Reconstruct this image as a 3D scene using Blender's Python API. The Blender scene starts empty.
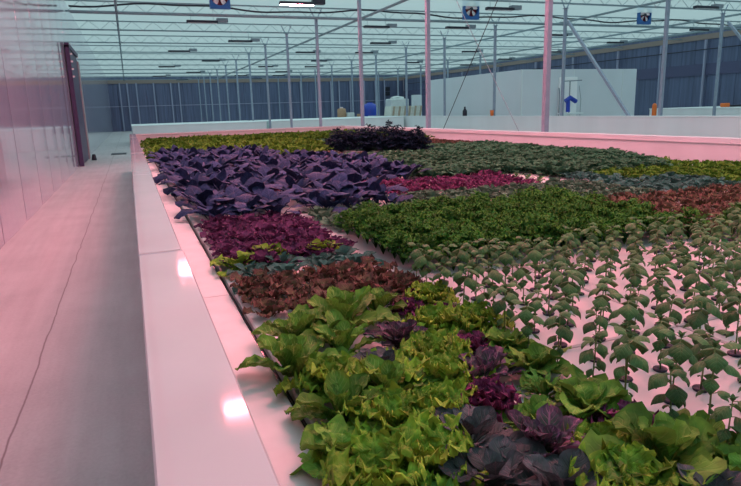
import bpy, math, random
import numpy as np
from mathutils import Vector, Matrix
random.seed(7)
scn = bpy.context.scene
C = scn.collection
PI = math.pi
EYE = 1.70                      # camera height above the aisle floor

# ------------------------------------------------------------------ mesh builder
class MB:
    def __init__(s): s.v = []; s.f = []; s.uv = []; s.t = []
    def add(s, vs, fs, uvs=None, tone=0.5):
        o = len(s.v); s.v += [tuple(p) for p in vs]
        s.uv += list(uvs) if uvs is not None else [(0, 0)] * len(vs)
        s.t += [tone] * len(vs)
        s.f += [tuple(i + o for i in f) for f in fs]
    def box(s, x0, x1, y0, y1, z0, z1, b=0.0):
        if b <= 0:
            vs = [(x, y, z) for z in (z0, z1) for x, y in ((x0, y0), (x1, y0), (x1, y1), (x0, y1))]
            s.add(vs, [(3, 2, 1, 0), (4, 5, 6, 7), (0, 1, 5, 4), (1, 2, 6, 5), (2, 3, 7, 6), (3, 0, 4, 7)])
            return
        def ring(d, z):
            X0, X1, Y0, Y1 = x0 + d, x1 - d, y0 + d, y1 - d
            return [(X0 + b, Y0, z), (X1 - b, Y0, z), (X1, Y0 + b, z), (X1, Y1 - b, z), (X1 - b, Y1, z), (X0 + b, Y1, z), (X0, Y1 - b, z), (X0, Y0 + b, z)]
        rs = [ring(b, z0), ring(0, z0 + b), ring(0, z1 - b), ring(b, z1)]
        vs = [p for r in rs for p in r]; fs = [tuple(range(7, -1, -1)), tuple(range(24, 32))]
        for k in range(3):
            for i in range(8):
                j = (i + 1) % 8; fs.append((k * 8 + i, k * 8 + j, k * 8 + 8 + j, k * 8 + 8 + i))
        s.add(vs, fs)
    def obox(s, c, sx, sy, sz, rz=0, rx=0, ry=0):
        M = Matrix.Translation(c) @ Matrix.Rotation(rz, 4, 'Z') @ Matrix.Rotation(ry, 4, 'Y') @ Matrix.Rotation(rx, 4, 'X')
        vs = [M @ Vector((x * sx / 2, y * sy / 2, z * sz / 2)) for z in (-1, 1) for x, y in ((-1, -1), (1, -1), (1, 1), (-1, 1))]
        s.add(vs, [(3, 2, 1, 0), (4, 5, 6, 7), (0, 1, 5, 4), (1, 2, 6, 5), (2, 3, 7, 6), (3, 0, 4, 7)])
    def tube(s, pts, r, n=8, r2=None):
        pts = [Vector(p) for p in pts]; m = len(pts); vs = []; fs = []
        for i, p in enumerate(pts):
            d = (pts[min(i + 1, m - 1)] - pts[max(i - 1, 0)]).normalized()
            a = Vector((0, 0, 1)) if abs(d.z) < .9 else Vector((1, 0, 0))
            u = d.cross(a).normalized(); w = d.cross(u)
            rr = r if r2 is None else r + (r2 - r) * i / (m - 1)
            for k in range(n):
                t = 2 * PI * (k + .5) / n; vs.append(p + u * (rr * math.cos(t)) + w * (rr * math.sin(t)))
        for i in range(m - 1):
            for k in range(n):
                j = (k + 1) % n; fs.append((i * n + k, i * n + j, (i + 1) * n + j, (i + 1) * n + k))
        fs.append(tuple(range(n - 1, -1, -1))); fs.append(tuple((m - 1) * n + k for k in range(n)))
        s.add(vs, fs, [(0, i / (m - 1)) for i in range(m) for k in range(n)])
    def bar(s, a, b, w, h):      # rectangular bar from a to b
        a, b = Vector(a), Vector(b); d = (b - a).normalized()
        up = Vector((0, 0, 1)) if abs(d.z) < .95 else Vector((0, 1, 0))
        u = d.cross(up).normalized() * (w / 2); v = u.cross(d).normalized() * (h / 2)
        vs = [a - u - v, a + u - v, a + u + v, a - u + v, b - u - v, b + u - v, b + u + v, b - u + v]
        s.add(vs, [(3, 2, 1, 0), (4, 5, 6, 7), (0, 1, 5, 4), (1, 2, 6, 5), (2, 3, 7, 6), (3, 0, 4, 7)])
    def lathe(s, prof, c=(0, 0, 0), n=20):
        vs = []; fs = []; m = len(prof)
        for r, z in prof:
            for k in range(n):
                t = 2 * PI * k / n; vs.append((c[0] + r * math.cos(t), c[1] + r * math.sin(t), c[2] + z))
        for i in range(m - 1):
            for k in range(n):
                j = (k + 1) % n; fs.append((i * n + k, i * n + j, (i + 1) * n + j, (i + 1) * n + k))
        fs.append(tuple(range(n - 1, -1, -1))); fs.append(tuple((m - 1) * n + k for k in range(n)))
        s.add(vs, fs)
    def mesh(s, name, mat, smooth=False):
        me = bpy.data.meshes.new(name); me.from_pydata(s.v, [], s.f)
        uvl = me.uv_layers.new(name='UVMap')
        li = np.zeros(len(me.loops), dtype=np.int32); me.loops.foreach_get('vertex_index', li)
        uvl.data.foreach_set('uv', np.array(s.uv, dtype=np.float32)[li].ravel())
        at = me.attributes.new('tone', 'FLOAT', 'POINT'); at.data.foreach_set('value', np.array(s.t, dtype=np.float32))
        if smooth: me.polygons.foreach_set('use_smooth', [True] * len(me.polygons))
        me.materials.append(mat); me.update()
        return me
    def build(s, name, mat, parent=None, smooth=False):
        return link(name, s.mesh(name, mat, smooth), parent)

def link(name, me, parent=None, loc=(0, 0, 0), rz=0, sc=1):
    o = bpy.data.objects.new(name, me); C.objects.link(o)
    o.location = loc; o.rotation_euler = (0, 0, rz); o.scale = (sc, sc, sc) if not hasattr(sc, '__len__') else sc
    if parent is not None: o.parent = parent
    return o
def tag(o, label=None, cat=None, group=None, kind=None):
    if label: o['label'] = label
    if cat: o['category'] = cat
    if group: o['group'] = group
    if kind: o['kind'] = kind
    return o
def thing(name, label, cat, loc=(0, 0, 0), rz=0, group=None):
    return tag(link(name, None, None, loc, rz), label, cat, group)
def copy_tree(o, parent=None):
    c = o.copy(); C.objects.link(c)
    if parent is not None: c.parent = parent
    for ch in list(o.children): copy_tree(ch, c)
    return c
ORD = ['', 'first', 'second', 'third', 'fourth', 'fifth', 'sixth', 'seventh', 'eighth', 'ninth', 'tenth', 'eleventh', 'twelfth', 'thirteenth', 'fourteenth', 'fifteenth', 'sixteenth', 'seventeenth', 'eighteenth', 'nineteenth', 'twentieth']

# ------------------------------------------------------------------ materials
def mat_new(name):
    m = bpy.data.materials.new(name); m.use_nodes = True; nt = m.node_tree
    return m, nt, nt.nodes, nt.links, nt.nodes['Principled BSDF'], nt.nodes['Material Output']
def plain(name, col, rough=.5, metal=0, noise=0, scale=4, spec=.5, bump=0, emit=None, stretch=None):
    m, nt, N, L, P, O = mat_new(name)
    P.inputs['Base Color'].default_value = (*col, 1); P.inputs['Roughness'].default_value = rough
    P.inputs['Metallic'].default_value = metal; P.inputs['Specular IOR Level'].default_value = spec
    if noise or bump:
        tc = N.new('ShaderNodeTexCoord'); mp = N.new('ShaderNodeMapping')
        if stretch: mp.inputs['Scale'].default_value = stretch
        n = N.new('ShaderNodeTexNoise'); n.inputs['Scale'].default_value = scale; n.inputs['Detail'].default_value = 5
        L.new(tc.outputs['Object'], mp.inputs['Vector']); L.new(mp.outputs['Vector'], n.inputs['Vector'])
        if noise:
            r = N.new('ShaderNodeMapRange'); r.inputs[1].default_value = .3; r.inputs[2].default_value = .7
            r.inputs[3].default_value = 1 - noise; r.inputs[4].default_value = 1 + noise
            L.new(n.outputs['Fac'], r.inputs[0])
            mx = N.new('ShaderNodeVectorMath'); mx.operation = 'SCALE'; mx.inputs[0].default_value = col
            L.new(r.outputs[0], mx.inputs['Scale']); L.new(mx.outputs[0], P.inputs['Base Color'])
        if bump:
            b = N.new('ShaderNodeBump'); b.inputs['Strength'].default_value = bump; b.inputs['Distance'].default_value = .02
            L.new(n.outputs['Fac'], b.inputs['Height']); L.new(b.outputs['Normal'], P.inputs['Normal'])
    if emit:
        P.inputs['Emission Color'].default_value = (*emit[0], 1); P.inputs['Emission Strength'].default_value = emit[1]
    return m

M = {}
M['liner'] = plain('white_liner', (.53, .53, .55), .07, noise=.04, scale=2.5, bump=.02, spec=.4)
M['liner_lit'] = plain('lit_white_liner', (.70, .74, .78), .4, noise=.04, scale=2.5)  # same liner plastic, the lit look of the right side put into the colour
M['raft'] = plain('raft_foam', (.58, .57, .58), .5, noise=.07, scale=7, bump=.04)
M['farwhite'] = plain('white_panel', (.72, .80, .81), .5, noise=.04, scale=1.2, stretch=(1, 1, .1))
M['water'] = plain('dark_water', (.012, .010, .016), .12)
M['post'] = plain('galvanised_post', (.27, .33, .42), .5, metal=.15, noise=.08, scale=9)
M['truss'] = plain('truss_steel', (.22, .29, .33), .55, metal=.2)
M['dark'] = plain('dark_housing', (.018, .022, .04), .5)
M['grey'] = plain('grey_box', (.20, .25, .29), .5)
M['cable'] = plain('black_cable', (.012, .015, .03), .6)
M['blue'] = plain('blue_plastic', (.01, .05, .42), .4, noise=.1)
M['fanblue'] = plain('fan_blue', (.015, .10, .32), .4)
M['red'] = plain('dark_red', (.25, .01, .03), .5)
M['bladew'] = plain('pale_blade', (.75, .66, .68), .4)
M['orange'] = plain('orange_plastic', (.75, .17, .03), .5)
M['cardboard'] = plain('cardboard', (.42, .27, .17), .8, noise=.1)
M['cream'] = plain('cream_board', (.62, .66, .60), .6, noise=.08, scale=8)
M['tan'] = plain('tan_board', (.42, .36, .27), .6)
M['wrap'] = plain('white_wrap', (.62, .70, .70), .35, noise=.08, scale=4, bump=.3)
M['purple_dark'] = plain('dark_purple_panel', (.050, .028, .085), .45)
M['pinkgrey'] = plain('pale_frame', (.36, .30, .33), .5)
M['yellow'] = plain('yellow_plastic', (.65, .42, .02), .5)
M['band'] = plain('tan_band', (.26, .21, .19), .7)
M['girt'] = plain('pale_girt', (.30, .33, .46), .55)
M['slateband'] = plain('slate_band', (.075, .085, .17), .6)
M['cup'] = plain('net_cup', (.012, .008, .03), .5)
M['box'] = plain('insulated_panel', (.64, .71, .75), .5, noise=.03, scale=.6)
M['niche'] = plain('niche_panel', (.90, .95, .95), .45)
M['lampoff'] = plain('lamp_off', (.5, .56, .56), .3)
M['lampon'] = plain('lamp_on', (.9, .6, .6), .4, emit=((1.0, .21, .26), 215))

def roof_mat():
    m, nt, N, L, P, O = mat_new('translucent_roof')
    tc = N.new('ShaderNodeTexCoord'); n = N.new('ShaderNodeTexNoise'); n.inputs['Scale'].default_value = .25; n.inputs['Detail'].default_value = 4
    L.new(tc.outputs['Object'], n.inputs['Vector'])
    r = N.new('ShaderNodeMix'); r.data_type = 'RGBA'; r.inputs[6].default_value = (.48, .74, .745, 1); r.inputs[7].default_value = (.57, .83, .83, 1)
    L.new(n.outputs['Fac'], r.inputs[0])
    t = N.new('ShaderNodeBsdfTranslucent'); d = N.new('ShaderNodeBsdfDiffuse'); d.inputs['Color'].default_value = (.6, .68, .68, 1)
    L.new(r.outputs[2], t.inputs['Color'])
    ms = N.new('ShaderNodeMixShader'); ms.inputs[0].default_value = .25
    L.new(t.outputs[0], ms.inputs[1]); L.new(d.outputs[0], ms.inputs[2]); tp = N.new('ShaderNodeBsdfTransparent'); tp.inputs['Color'].default_value = (.68, .86, .875, 1)
    m2 = N.new('ShaderNodeMixShader'); m2.inputs[0].default_value = .45
    L.new(ms.outputs[0], m2.inputs[1]); L.new(tp.outputs[0], m2.inputs[2]); L.new(m2.outputs[0], O.inputs['Surface'])
    return m
M['roof'] = roof_mat()

def concrete():
    m, nt, N, L, P, O = mat_new('concrete_floor')
    g = N.new('ShaderNodeTexCoord'); P.inputs['Roughness'].default_value = .55
    n1 = N.new('ShaderNodeTexNoise'); n1.inputs['Scale'].default_value = 1.1; n1.inputs['Detail'].default_value = 8; n1.inputs['Roughness'].default_value = .62
    n2 = N.new('ShaderNodeTexNoise'); n2.inputs['Scale'].default_value = 45; n2.inputs['Detail'].default_value = 4
    L.new(g.outputs['Object'], n1.inputs['Vector']); L.new(g.outputs['Object'], n2.inputs['Vector'])
    mp = N.new('ShaderNodeMapping'); mp.inputs['Scale'].default_value = (7, .5, 1); L.new(g.outputs['Object'], mp.inputs['Vector'])
    n3 = N.new('ShaderNodeTexNoise'); n3.inputs['Scale'].default_value = 1.3; n3.inputs['Detail'].default_value = 5; L.new(mp.outputs[0], n3.inputs['Vector'])
    c = N.new('ShaderNodeValToRGB'); c.color_ramp.elements[0].position = .3; c.color_ramp.elements[0].color = (.34, .325, .335, 1)
    c.color_ramp.elements[1].position = .72; c.color_ramp.elements[1].color = (.54, .52, .525, 1)
    a = N.new('ShaderNodeMath'); a.operation = 'MULTIPLY_ADD'; a.inputs[1].default_value = .25
    b = N.new('ShaderNodeMath'); b.operation = 'MULTIPLY_ADD'; b.inputs[1].default_value = .35
    h = N.new('ShaderNodeMath'); h.operation = 'MULTIPLY'; h.inputs[1].default_value = .45
    L.new(n1.outputs['Fac'], h.inputs[0]); L.new(n2.outputs['Fac'], a.inputs[0]); L.new(h.outputs[0], a.inputs[2])
    L.new(n3.outputs['Fac'], b.inputs[0]); L.new(a.outputs[0], b.inputs[2]); L.new(b.outputs[0], c.inputs['Fac'])
    # a long hairline crack running along the aisle
    sp = N.new('ShaderNodeSeparateXYZ'); L.new(g.outputs['Object'], sp.inputs[0])
    nw = N.new('ShaderNodeTexNoise'); nw.inputs['Scale'].default_value = 1.6; nw.inputs['Detail'].default_value = 6; L.new(g.outputs['Object'], nw.inputs['Vector'])
    w = N.new('ShaderNodeMath'); w.operation = 'MULTIPLY_ADD'; w.inputs[1].default_value = .06; L.new(nw.outputs['Fac'], w.inputs[0]); L.new(sp.outputs['X'], w.inputs[2])
    d = N.new('ShaderNodeMath'); d.operation = 'ADD'; d.inputs[1].default_value = .75; L.new(w.outputs[0], d.inputs[0])
    ab = N.new('ShaderNodeMath'); ab.operation = 'ABSOLUTE'; L.new(d.outputs[0], ab.inputs[0])
    r = N.new('ShaderNodeMapRange'); r.inputs[1].default_value = .002; r.inputs[2].default_value = .009; L.new(ab.outputs[0], r.inputs[0])
    mx = N.new('ShaderNodeMix'); mx.data_type = 'RGBA'; mx.inputs[6].default_value = (.20, .155, .165, 1)
    L.new(r.outputs[0], mx.inputs[0]); L.new(c.outputs['Color'], mx.inputs[7]); L.new(mx.outputs[2], P.inputs['Base Color'])
    bp = N.new('ShaderNodeBump'); bp.inputs['Strength'].default_value = .15; bp.inputs['Distance'].default_value = .01
    L.new(n2.outputs['Fac'], bp.inputs['Height']); L.new(bp.outputs['Normal'], P.inputs['Normal'])
    return m
M['floor'] = concrete()

def sheet_metal(name, col, rough, metal, streak=.12):
    m, nt, N, L, P, O = mat_new(name)
    g = N.new('ShaderNodeTexCoord'); mp = N.new('ShaderNodeMapping'); mp.inputs['Scale'].default_value = (3, 3, .12)
    L.new(g.outputs['Object'], mp.inputs[0]); n = N.new('ShaderNodeTexNoise'); n.inputs['Scale'].default_value = 2.2; n.inputs['Detail'].default_value = 5
    L.new(mp.outputs[0], n.inputs['Vector'])
    r = N.new('ShaderNodeMapRange'); r.inputs[1].default_value = .3; r.inputs[2].default_value = .7; r.inputs[3].default_value = 1 - streak; r.inputs[4].default_value = 1 + streak
    L.new(n.outputs['Fac'], r.inputs[0]); s = N.new('ShaderNodeVectorMath'); s.operation = 'SCALE'; s.inputs[0].default_value = col
    L.new(r.outputs[0], s.inputs['Scale']); L.new(s.outputs[0], P.inputs['Base Color'])
    r2 = N.new('ShaderNodeMapRange'); r2.inputs[3].default_value = rough * .8; r2.inputs[4].default_value = rough * 1.2
    L.new(n.outputs['Fac'], r2.inputs[0]); L.new(r2.outputs[0], P.inputs['Roughness']); P.inputs['Metallic'].default_value = metal
    return m
M['lwall'] = sheet_metal('reflective_wall_panel', (.57, .57, .66), .11, .55, .06)
M['swall'] = sheet_metal('slate_wall_panel', (.115, .145, .245), .38, .3, .22)

def leaf_mat(name, base, vein, edge, edge_amt=.5, veins=.4, gloss=.46, var=.45, trans=.16, spec=.02, side=9.0, midw=.035, blotch=0.25, bscale=30):
    m, nt, N, L, P, O = mat_new(name)
    uv = N.new('ShaderNodeUVMap'); uv.uv_map = 'UVMap'; sp = N.new('ShaderNodeSeparateXYZ'); L.new(uv.outputs[0], sp.inputs[0])
    def math_(op, a, b=None, c=None):
        n = N.new('ShaderNodeMath'); n.operation = op
        for i, x in enumerate((a, b, c)):
            if x is None: continue
            if isinstance(x, (int, float)): n.inputs[i].default_value = x
            else: L.new(x, n.inputs[i])
        return n.outputs[0]
    def mrange(x, a, b, c, d):
        n = N.new('ShaderNodeMapRange'); n.interpolation_type = 'SMOOTHSTEP'
        for i, q in enumerate((a, b, c, d)): n.inputs[i + 1].default_value = q
        L.new(x, n.inputs[0]); return n.outputs[0]
    def mix(f, a, b):
        n = N.new('ShaderNodeMix'); n.data_type = 'RGBA'
        if isinstance(f, (int, float)): n.inputs[0].default_value = f
        else: L.new(f, n.inputs[0])
        for i, q in ((6, a), (7, b)):
            if isinstance(q, tuple): n.inputs[i].default_value = (*q, 1)
            else: L.new(q, n.inputs[i])
        return n.outputs[2]
    u, v = sp.outputs['X'], sp.outputs['Y']
    av = math_('ABSOLUTE', math_('SUBTRACT', v, .5))            # 0 at the midrib, .5 at the margin
    mid = mrange(av, midw * .4, midw, 1, 0)
    ph = math_('FRACT', math_('SUBTRACT', math_('MULTIPLY', u, side), math_('MULTIPLY', av, side * .55)))
    sv = mrange(math_('ABSOLUTE', math_('SUBTRACT', ph, .5)), .05, .16, 1, 0)
    sv = math_('MULTIPLY', sv, mrange(av, .25, .5, 1, 0))
    vm = math_('MINIMUM', math_('ADD', mid, math_('MULTIPLY', sv, .6)), 1.0)
    em = math_('MAXIMUM', mrange(av, .22, .48, 0, 1), mrange(u, .62, 1.0, 0, 1))
    tc = N.new('ShaderNodeTexCoord'); nz = N.new('ShaderNodeTexNoise'); nz.inputs['Scale'].default_value = bscale; nz.inputs['Detail'].default_value = 4
    L.new(tc.outputs['Object'], nz.inputs['Vector'])
    em2 = math_('MULTIPLY', math_('MULTIPLY', em, edge_amt), mrange(nz.outputs['Fac'], .3, .65, .45, 1))
    c = mix(em2, base, edge); c = mix(math_('MULTIPLY', vm, veins), c, vein)
    at = N.new('ShaderNodeAttribute'); at.attribute_name = 'tone'; oi = N.new('ShaderNodeObjectInfo')
    val = math_('ADD', 1 - var, math_('MULTIPLY', math_('ADD', math_('MULTIPLY', at.outputs['Fac'], 1.3), math_('MULTIPLY', oi.outputs['Random'], .7)), var))
    val = math_('MULTIPLY', val, mrange(nz.outputs['Fac'], .25, .75, 1 - blotch, 1 + blotch))
    sc = N.new('ShaderNodeVectorMath'); sc.operation = 'SCALE'; L.new(c, sc.inputs[0]); L.new(val, sc.inputs['Scale'])
    L.new(sc.outputs[0], P.inputs['Base Color']); P.inputs['Roughness'].default_value = gloss; P.inputs['Specular IOR Level'].default_value = spec
    bp = N.new('ShaderNodeBump'); bp.inputs['Strength'].default_value = .7; bp.inputs['Distance'].default_value = .006
    hh = math_('SUBTRACT', nz.outputs['Fac'], math_('MULTIPLY', vm, .5)); L.new(hh, bp.inputs['Height']); L.new(bp.outputs['Normal'], P.inputs['Normal'])
    tr = N.new('ShaderNodeBsdfTranslucent'); L.new(sc.outputs[0], tr.inputs['Color'])
    ms = N.new('ShaderNodeMixShader'); ms.inputs[0].default_value = trans
    L.new(P.outputs[0], ms.inputs[1]); L.new(tr.outputs[0], ms.inputs[2]); L.new(ms.outputs[0], O.inputs['Surface'])
    return m
LM = {
 'romaine': leaf_mat('romaine_leaf', (.10, .235, .036), (.29, .42, .11), (.15, .30, .040), .6, .7, spec=.12),
 'frill': leaf_mat('frilly_green_leaf', (.125, .27, .034), (.27, .40, .08), (.24, .41, .040), .8, .3, spec=.08),
 'butter': leaf_mat('butterhead_leaf', (.105, .25, .040), (.28, .42, .10), (.17, .34, .045), .6, .5, spec=.12),
 'redrom': leaf_mat('red_veined_leaf', (.055, .080, .070), (.32, .14, .24), (.14, .055, .13), .85, .8, side=8, midw=.05, spec=.1),
 'magenta': leaf_mat('magenta_frilly_leaf', (.10, .045, .075), (.24, .09, .16), (.175, .036, .125), .9, .3),
 'choi': leaf_mat('slate_green_leaf', (.055, .085, .085), (.18, .13, .16), (.085, .080, .105), .6, .45, gloss=.42, spec=.14),
 'endive': leaf_mat('endive_leaf', (.10, .27, .05), (.22, .38, .11), (.12, .27, .055), .5, .5, spec=.1),
 'redleaf': leaf_mat('red_brown_leaf', (.095, .095, .050), (.16, .14, .08), (.145, .062, .070), .85, .2),
 'maroon': leaf_mat('maroon_leaf', (.080, .036, .080), (.14, .06, .12), (.120, .034, .100), .8, .3),
 'purple': leaf_mat('purple_slate_leaf', (.026, .045, .108), (.08, .09, .18), (.032, .045, .104), .5, .5, gloss=.5, trans=.05, spec=.04),
 'greygreen': leaf_mat('grey_green_leaf', (.062, .155, .10), (.15, .25, .16), (.12, .18, .125), .6, .4),
 'parsley': leaf_mat('parsley_leaf', (.026, .125, .030), (.07, .20, .04), (.075, .22, .022), .7, .2),
 'basil': leaf_mat('basil_leaf', (.062, .155, .052), (.12, .22, .07), (.072, .16, .058), .5, .5, gloss=.4, side=6, midw=.03, spec=.18),
 'lime': leaf_mat('lime_leaf', (.066, .170, .026), (.13, .24, .05), (.105, .215, .027), .7, .2),
 'deepgreen': leaf_mat('deep_green_leaf', (.036, .125, .075), (.09, .19, .11), (.075, .165, .080), .6, .3),
 'teal': leaf_mat('teal_leaf', (.040, .130, .110), (.10, .19, .15), (.070, .155, .13), .6, .4),
 'navy': leaf_mat('navy_leaf', (.012, .026, .046), (.03, .045, .07), (.014, .028, .05), .5, .2),
 'russet': leaf_mat('russet_leaf', (.085, .095, .045), (.15, .13, .07), (.135, .066, .070), .85, .2),
}
M['stem'] = plain('basil_stem', (.13, .22, .06), .5)

# ------------------------------------------------------------------ leaves and plants
PROF = {
 'obovate': [(0, .16), (.15, .2), (.35, .42), (.6, .85), (.8, 1.0), (.93, .8), (1, .25)],
 'romaine': [(0, .22), (.2, .38), (.45, .72), (.7, 1.0), (.88, .85), (1, .2)],
 'spoon':   [(0, .13), (.3, .12), (.42, .3), (.55, .8), (.72, 1.0), (.88, .8), (1, .12)],
 'ovate':   [(0, .12), (.08, .5), (.3, 1.0), (.5, .92), (.75, .55), (1, .03)],
 'lance':   [(0, .2), (.2, .4), (.5, 1.0), (.75, .7), (1, .03)],
 'fan':     [(0, .12), (.3, .2), (.5, .6), (.75, 1.0), (.88, .97), (.96, .76), (1, .4)],
}
def leaf(mb, rng, L, W, prof, el, bend, az, base=(0, 0, 0), cup=.25, ruf=0, rn=4, crk=0, nu=9, nv=6, curl=0, roll=0, tone=None, pe=1.5):
    pu, pw = zip(*PROF[prof]); vs = []; uvs = []
    x = y = 0.0; ca, sa = math.cos(az), math.sin(az); p1, p2, p3 = (rng.uniform(0, 6.28) for _ in range(3))
    r, z = 0.0, 0.0; prev = 0
    wob = rng.uniform(-.25, .25)
    for i in range(nu + 1):
        u = i / nu; th = el - bend * u ** 1.25 - curl * max(0, u - .75) * 4
        if i: r += L / nu * math.cos(th); z += L / nu * math.sin(th)
        w = W / 2 * float(np.interp(u, pu, pw)); tx, tz = math.cos(th), math.sin(th); nx, nz = -tz, tx
        for j in range(nv + 1):
            s = 2 * j / nv - 1
            e = abs(s) ** pe
            d = cup * w * s * s + roll * w * s
            d += ruf * W * .5 * e * (math.sin(rn * 6.28 * u + (p1 if s > 0 else p2)) + .6 * math.sin(rn * 2.3 * 6.28 * u + p3 + s * 2)) * min(1, u * 2.5)
            d += crk * W * .10 * math.sin(23 * u + 5 * s + p1) * math.cos(11 * s * 1.3 + p2 + 9 * u)
            end = max(0, u - .8) * 5 * ruf * W * .4 * math.sin(rn * 3 * s + p3); d += end
            lat = s * w * (1 - .12 * cup * s * s) * (1 + .28 * ruf * math.sin(rn * 6 * u + p3 + 2 * s)) + wob * L * .25 * u * u
            rr = r + nx * d; zz = z + nz * d
            vs.append((base[0] + rr * ca - lat * sa, base[1] + rr * sa + lat * ca, base[2] + zz)); uvs.append((u, j / nv))
    fs = [(i * (nv + 1) + j, (i + 1) * (nv + 1) + j, (i + 1) * (nv + 1) + j + 1, i * (nv + 1) + j + 1) for i in range(nu) for j in range(nv)]
    mb.add(vs, fs, uvs, rng.random() if tone is None else tone)

def rosette(seed, n, L, W, prof, el0, el1, bend, cup=.3, ruf=0, rn=4, crk=0, nu=9, nv=6, spread=.02, curl=0, h=0.0, k0=0, jit=.2, pe=1.5):
    """n leaves on a golden spiral; outer (k=0) lie at el0, inner stand at el1"""
    rng = random.Random(seed); mb = MB()
    for k in range(n):
        t = k / max(1, n - 1); az = (k + k0) * 2.39996 + rng.uniform(-.25, .25)
        sz = (1 - .35 * t) * rng.uniform(1 - jit, 1 + jit * .6)
        el = el0 + (el1 - el0) * t + rng.uniform(-.15, .15)
        leaf(mb, rng, L * sz, W * sz * rng.uniform(.9, 1.1), prof, el, bend * rng.uniform(.6, 1.3) * (1 - .3 * t), az,
             (spread * (1 - t) * math.cos(az), spread * (1 - t) * math.sin(az), .004 + h * t), cup, ruf, rn, crk, nu, nv, curl, rng.uniform(-.25, .25), None, pe)
    return mb

# foreground kinds: (outer leaves spec, heart leaves spec, material, name)
FORE = {
 'romaine': ('romaine_lettuce', 'romaine', dict(n=9, L=.175, W=.088, prof='romaine', el0=.55, el1=1.05, bend=1.15, cup=.35, ruf=.10, rn=3, crk=.9, nu=14, nv=8, spread=.02),
             dict(n=8, L=.15, W=.07, prof='romaine', el0=1.1, el1=1.45, bend=.7, cup=.5, ruf=.12, rn=3, crk=.9, nu=12, nv=8, spread=.012)),
 'frill': ('green_leaf_lettuce', 'frill', dict(n=10, L=.15, W=.125, prof='fan', el0=.45, el1=.95, bend=1.05, cup=.2, ruf=.26, rn=5, crk=.6, nu=24, nv=18, spread=.02, pe=3.5),
           dict(n=10, L=.13, W=.11, prof='fan', el0=.95, el1=1.45, bend=1.0, cup=.35, ruf=.28, rn=5, crk=.6, nu=22, nv=18, spread=.02, pe=3.5)),
 'butter': ('butterhead_lettuce', 'butter', dict(n=9, L=.14, W=.13, prof='obovate', el0=.55, el1=.95, bend=1.2, cup=.35, ruf=.07, rn=2, crk=.5, nu=12, nv=10, spread=.02, curl=.4),
            dict(n=9, L=.11, W=.10, prof='obovate', el0=.95, el1=1.45, bend=1.0, cup=.5, ruf=.10, rn=3, crk=.5, nu=11, nv=9, spread=.015, curl=.5)),
 'redrom': ('red_romaine_lettuce', 'redrom', dict(n=9, L=.155, W=.085, prof='romaine', el0=.5, el1=1.0, bend=1.0, cup=.3, ruf=.08, rn=3, crk=.8, nu=13, nv=8, spread=.02),
            dict(n=9, L=.12, W=.065, prof='romaine', el0=1.0, el1=1.45, bend=.7, cup=.4, ruf=.14, rn=4, crk=.9, nu=12, nv=8, spread=.012)),
 'magenta': ('red_frilly_lettuce', 'magenta', dict(n=11, L=.11, W=.085, prof='fan', el0=.5, el1=.95, bend=.7, cup=.2, ruf=.34, rn=5, crk=.5, nu=14, nv=11, spread=.02),
             dict(n=12, L=.095, W=.075, prof='fan', el0=.95, el1=1.45, bend=.6, cup=.3, ruf=.36, rn=5, crk=.5, nu=13, nv=11, spread=.02)),
 'choi': ('purple_pak_choi', 'choi', dict(n=9, L=.165, W=.105, prof='spoon', el0=.65, el1=1.1, bend=1.1, cup=.2, ruf=.035, rn=2, crk=.4, nu=13, nv=8, spread=.02),
          dict(n=7, L=.13, W=.08, prof='spoon', el0=1.05, el1=1.45, bend=.8, cup=.3, ruf=.05, rn=2, crk=.4, nu=12, nv=8, spread=.012)),
 'endive': ('endive_plant', 'endive', dict(n=16, L=.12, W=.032, prof='lance', el0=.4, el1=1.0, bend=.9, cup=.3, ruf=.35, rn=3, nu=11, nv=4, spread=.02),
            dict(n=14, L=.10, W=.028, prof='lance', el0=1.0, el1=1.45, bend=.6, cup=.4, ruf=.35, rn=3, nu=10, nv=4, spread=.015)),
}
FM = {}
for kname, (nm, lm, outer, heart) in FORE.items():
    FM[kname] = [(rosette(hash(len(kname)) * 31 + q * 17 + 1, **outer).mesh('outer_leaves', LM[lm], True),
                  rosette(len(kname) * 57 + q * 13 + 2, k0=9, h=.012, **heart).mesh('heart_leaves', LM[lm], True)) for q in range(3)]
RAFT_Z = EYE - .85
def fore_plant(kind, x, y, sc, rz, q, label, group=None):
    nm = FORE[kind][0]
    t = thing(nm, label, 'bok choy' if kind == 'choi' else 'lettuce' if kind != 'endive' else 'endive', (x, y, RAFT_Z), rz, group)
    t.scale = (sc, sc, sc)
    link('outer_leaves', FM[kind][q][0], t); link('heart_leaves', FM[kind][q][1], t)
    return t
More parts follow.
